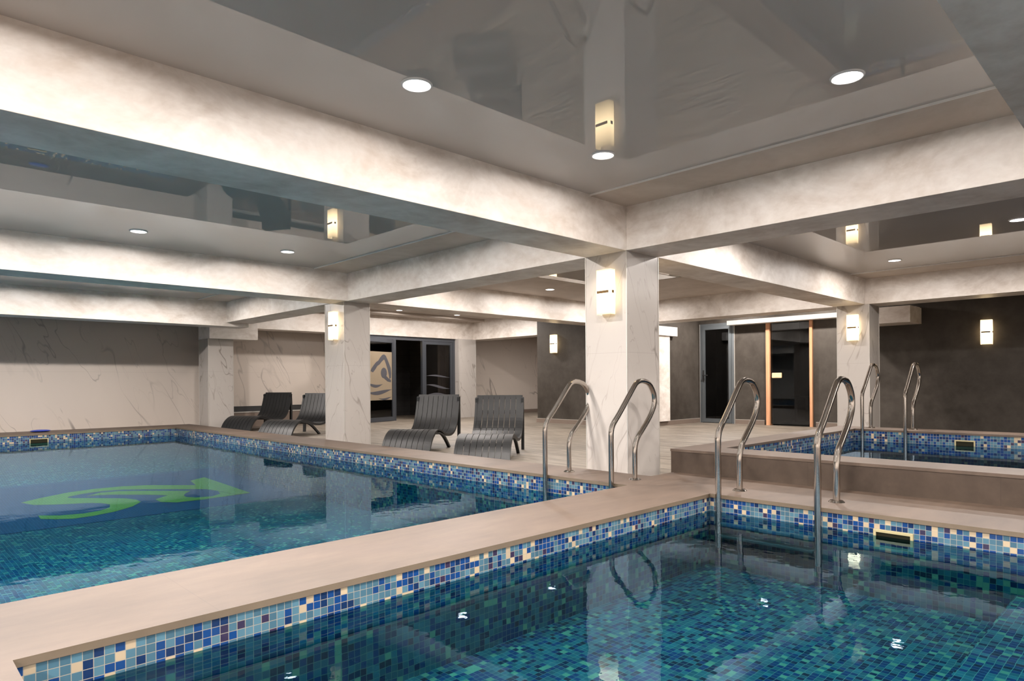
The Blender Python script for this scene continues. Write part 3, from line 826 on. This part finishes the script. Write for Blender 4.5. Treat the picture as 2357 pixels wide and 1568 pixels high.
# wavy print across the fixed pane
m = MB()
def strip_xz(m, pts, y0, y1):
    """closed outline in the xz plane given thickness y0..y1"""
    tri = tessellate_polygon([[Vector((p[0], p[1], 0)) for p in pts]])
    A = [m.bm.verts.new((p[0], y0, p[1])) for p in pts]; B = [m.bm.verts.new((p[0], y1, p[1])) for p in pts]
    for a, b_, c_ in tri:
        m.bm.faces.new((A[a], A[b_], A[c_])); m.bm.faces.new((B[c_], B[b_], B[a]))
    for i in range(len(pts)):
        j = (i + 1) % len(pts); m.bm.faces.new((A[i], A[j], B[j], B[i]))
def wave(x0, x1, z, amp, th, ph, n=18):
    up, dn = [], []
    for i in range(n + 1):
        f = i / n; x = x0 + (x1 - x0) * f; zz = z + amp * math.sin(ph + f * 3.6)
        t_ = th * math.sin(math.pi * min(max(f, 0.03), 0.97))
        up.append((x, zz + t_)); dn.append((x, zz - t_))
    return up + dn[::-1]
for z, a, th, ph in ((0.98, 0.03, 0.022, 0.6), (0.72, 0.05, 0.03, 1.2), (0.50, 0.04, 0.028, 0.2)):
    strip_xz(m, wave(10.11, 10.86, z, a, th, ph), 13.490, 13.494)
pr_ = m.build('wave_print', 'film', fx)
# open leaf, hinged on the right stile of the left opening, swung towards the pool
leaf = MB(); LW = 1.05
frame_rect(leaf, -LW, 0, FL + 0.008, 1.86, -0.025, 0.025, 0.075)
ang = math.radians(16)
lf = leaf.build('door_leaf', 'alu'); 
Ml = Matrix.Translation((9.10, 13.44, 0)) @ Matrix.Rotation(ang, 4, 'Z')
lf.data.transform(Ml); part(lf, d1)
def onleaf(mb, nm, mt):
    o = mb.build(nm, mt); o.data.transform(Ml); o.parent = lf; return o
onleaf(MB().box(-LW + 0.07, -0.07, -0.003, 0.003, FL + 0.08, 1.79), 'pane', 'glassc')
onleaf(MB().box(-LW + 0.075, -0.075, -0.007, -0.0045, 0.42, 1.56), 'frosted_film', 'frost')
# swimmer print: two raised arms bent over the head, waves below
m = MB()
L0 = -LW + 0.075
arms = [(-0.83, 1.10), (-0.80, 1.16), (-0.72, 1.24), (-0.64, 1.31), (-0.56, 1.35), (-0.50, 1.42), (-0.42, 1.485), (-0.36, 1.50), (-0.30, 1.47), (-0.24, 1.38), (-0.18, 1.28), (-0.125, 1.18), (-0.11, 1.06), (-0.12, 0.94),
        (-0.17, 0.92), (-0.19, 1.02), (-0.23, 1.14), (-0.29, 1.27), (-0.345, 1.375), (-0.37, 1.375), (-0.44, 1.33), (-0.52, 1.26), (-0.60, 1.22), (-0.66, 1.15), (-0.75, 1.07)]
strip_xz(m, arms, -0.0100, -0.0072)
head = [(-0.37 + 0.105 * math.cos(2 * math.pi * k / 28), 1.06 + 0.125 * math.sin(2 * math.pi * k / 28)) for k in range(28)]
strip_xz(m, head, -0.0100, -0.0072)
neck = [(-0.30, 1.0), (-0.20, 0.93), (-0.12, 0.90), (-0.12, 0.84), (-0.24, 0.86), (-0.36, 0.93)]
strip_xz(m, neck, -0.0100, -0.0072)
for pts in (wave(-0.97, -0.42, 0.80, 0.05, 0.035, 2.6), wave(-0.96, -0.10, 0.63, 0.045, 0.045, 3.6), wave(-0.55, -0.10, 0.47, 0.03, 0.022, 3.4)):
    strip_xz(m, pts, -0.0100, -0.0072)
onleaf(m, 'swimmer_print', 'film')
# lobby behind the entrance
sbox('wall_lobby_back', 'brick', 7.9, 12.2, 15.6, 15.7, FL, 2.5)
sbox('wall_lobby_left', 'brick', 7.9, 8.0, 14.21, 15.6, FL, 2.5)
sbox('wall_lobby_right', 'brick', 11.11, 11.21, 14.301, 15.6, FL, 2.5)
pl = empty('pendant_lamp', (9.35, 14.9, 1.80)); tag(pl, 'small glowing lamp seen through the open glass door', 'lamp')
MB().cyl((0, 0, 0), 0.055, 0.20, 24, 0.045).build('lamp_shade', m_emit('warm_pendant_glow', (1.0, 0.72, 0.38), 16), pl)
MB().cyl((0, 0, 0.33), 0.004, 0.46, 8).build('cord', 'black', pl)

# ------------------------------------------------------------------ service door and sauna door
d2 = empty('door_2', (XF, (D2[0] + D2[1]) / 2, FL)); struct(d2, 'grey aluminium glazed door in the dark stone wall', 'door')
m = MB(); W2 = 0.055
y0, y1 = D2
for a, b in ((y0, y0 + W2), (y1 - W2, y1)): m.box(XF - 0.02, XF + 0.05, a, b, FL, DT2)
m.box(XF - 0.02, XF + 0.05, y0 + W2, y1 - W2, DT2 - 0.06, DT2)
part(m.build('frame', 'alu2'), d2)
m = MB(); q0, q1 = y0 + W2 + 0.003, y1 - W2 - 0.003; w_ = 0.065
for a, b in ((q0, q0 + w_), (q1 - w_, q1)): m.box(XF - 0.03, XF + 0.02, a, b, FL + 0.01, DT2 - 0.062)
m.box(XF - 0.03, XF + 0.02, q0 + w_, q1 - w_, DT2 - 0.062 - w_, DT2 - 0.062); m.box(XF - 0.03, XF + 0.02, q0 + w_, q1 - w_, FL + 0.01, FL + 0.01 + w_ * 1.3)
lf2 = m.build('door_leaf', 'alu2'); part(lf2, d2)
MB().box(XF - 0.008, XF - 0.002, q0 + w_, q1 - w_, FL + 0.01 + w_ * 1.3, DT2 - 0.062 - w_).build('pane', 'glass', lf2)
hm = MB().box(XF - 0.040, XF - 0.030, q1 - 0.048, q1 - 0.016, 0.80, 1.05, bev=0.003)
hm.box(XF - 0.075, XF - 0.040, q1 - 0.040, q1 - 0.024, 0.93, 0.946).box(XF - 0.085, XF - 0.068, q1 - 0.15, q1 - 0.024, 0.928, 0.948, bev=0.004)
hm.build('handle', 'black', lf2)
for a in (y0 - 0.012, y1): part(MB().box(XF - 0.022, XF, a, a + 0.012, FL, DT2).build('edge_trim', 'trim'), d2)
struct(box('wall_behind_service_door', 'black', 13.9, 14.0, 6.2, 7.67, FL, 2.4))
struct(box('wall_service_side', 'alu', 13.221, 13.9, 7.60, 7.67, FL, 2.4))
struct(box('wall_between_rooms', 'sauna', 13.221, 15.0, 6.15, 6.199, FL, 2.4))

d3 = empty('door_3', (XF, (D3[0] + D3[1]) / 2, FL)); struct(d3, 'sauna door of dark glass in an orange pine frame', 'door')
m = MB(); y0, y1 = D3
m.box(XF - 0.05, XF + 0.10, y0, y0 + 0.055, FL, DT3); m.box(XF - 0.05, XF + 0.10, y1 - 0.075, y1, FL, DT3); m.box(XF - 0.02, XF + 0.10, y0 + 0.055, y1 - 0.075, DT3 - 0.05, DT3)
part(m.build('frame', 'wood'), d3)
g3 = MB().box(XF + 0.0, XF + 0.008, y0 + 0.058, y1 - 0.078, FL + 0.03, DT3 - 0.052).build('pane', 'glass'); part(g3, d3)
hm = MB().box(XF - 0.052, XF - 0.020, 5.715, 5.915, 0.862, 0.968, bev=0.014).build('handle', 'pale_wood', g3); hm['label'] = 'pale wooden handle block'
MB().box(XF - 0.020, XF - 0.001, 5.76, 5.80, 0.89, 0.94).box(XF - 0.020, XF - 0.001, 5.83, 5.87, 0.89, 0.94).build('handle_post', 'steel', g3)
# sauna interior: boarded walls, bench and heater
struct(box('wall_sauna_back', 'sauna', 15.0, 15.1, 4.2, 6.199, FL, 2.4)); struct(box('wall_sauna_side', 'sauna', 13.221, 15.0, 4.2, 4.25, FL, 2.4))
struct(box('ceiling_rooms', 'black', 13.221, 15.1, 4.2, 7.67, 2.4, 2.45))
bn = empty('sauna_bench', (14.7, 5.2, FL)); tag(bn, 'slatted bench seen dimly through the sauna door', 'bench')
m = MB()
for k in range(5): m.box(-0.25 + k * 0.11, -0.16 + k * 0.11, -0.9, 0.9, 0.52, 0.55)
m.build('seat', 'sauna', bn)
for yy in (-0.85, 0.80): MB().box(-0.22, 0.22, yy, yy + 0.05, 0, 0.52).build('leg', 'sauna', bn)
ht = empty('sauna_heater', (13.9, 5.30, FL)); tag(ht, 'pale box heater low inside the sauna behind the dark glass', 'heater')
MB().box(-0.16, 0.16, -0.14, 0.14, 0.05, 0.42, bev=0.01).build('heater_body', 'white', ht)
m = MB(); random.seed(3)
for k in range(16):
    b = bmesh.new(); bmesh.ops.create_icosphere(b, subdivisions=1, radius=0.035)
    for v in b.verts: v.co *= random.uniform(0.8, 1.15)
    m.add(b, Matrix.Translation((-0.11 + 0.073 * (k % 4), -0.105 + 0.07 * (k // 4), 0.43)))
st = m.build('stones', 'black', ht); st['kind'] = 'stuff'
for a, b in ((-0.13, -0.11), (0.11, 0.11), (-0.13, 0.11), (0.11, -0.11)): MB().cyl((a, b, 0.025), 0.012, 0.05, 10).build('foot', 'black', ht)

sl = empty('sauna_fill_light', (14.2, 4.262, 0.45)); tag(sl, 'faint fill light added low inside the sauna, behind the dark glass', 'lamp')
MB().box(-0.09, 0.09, 0.0, 0.05, -0.16, 0.16, bev=0.006).build('lamp_shade', m_emit('sauna_fill_glow', (0.9, 0.95, 1.0), 5.0), sl)  # glowing box added to brighten the sauna interior
MB().box(-0.10, 0.10, -0.01, 0.002, -0.17, 0.17).build('back_plate', 'steel', sl)
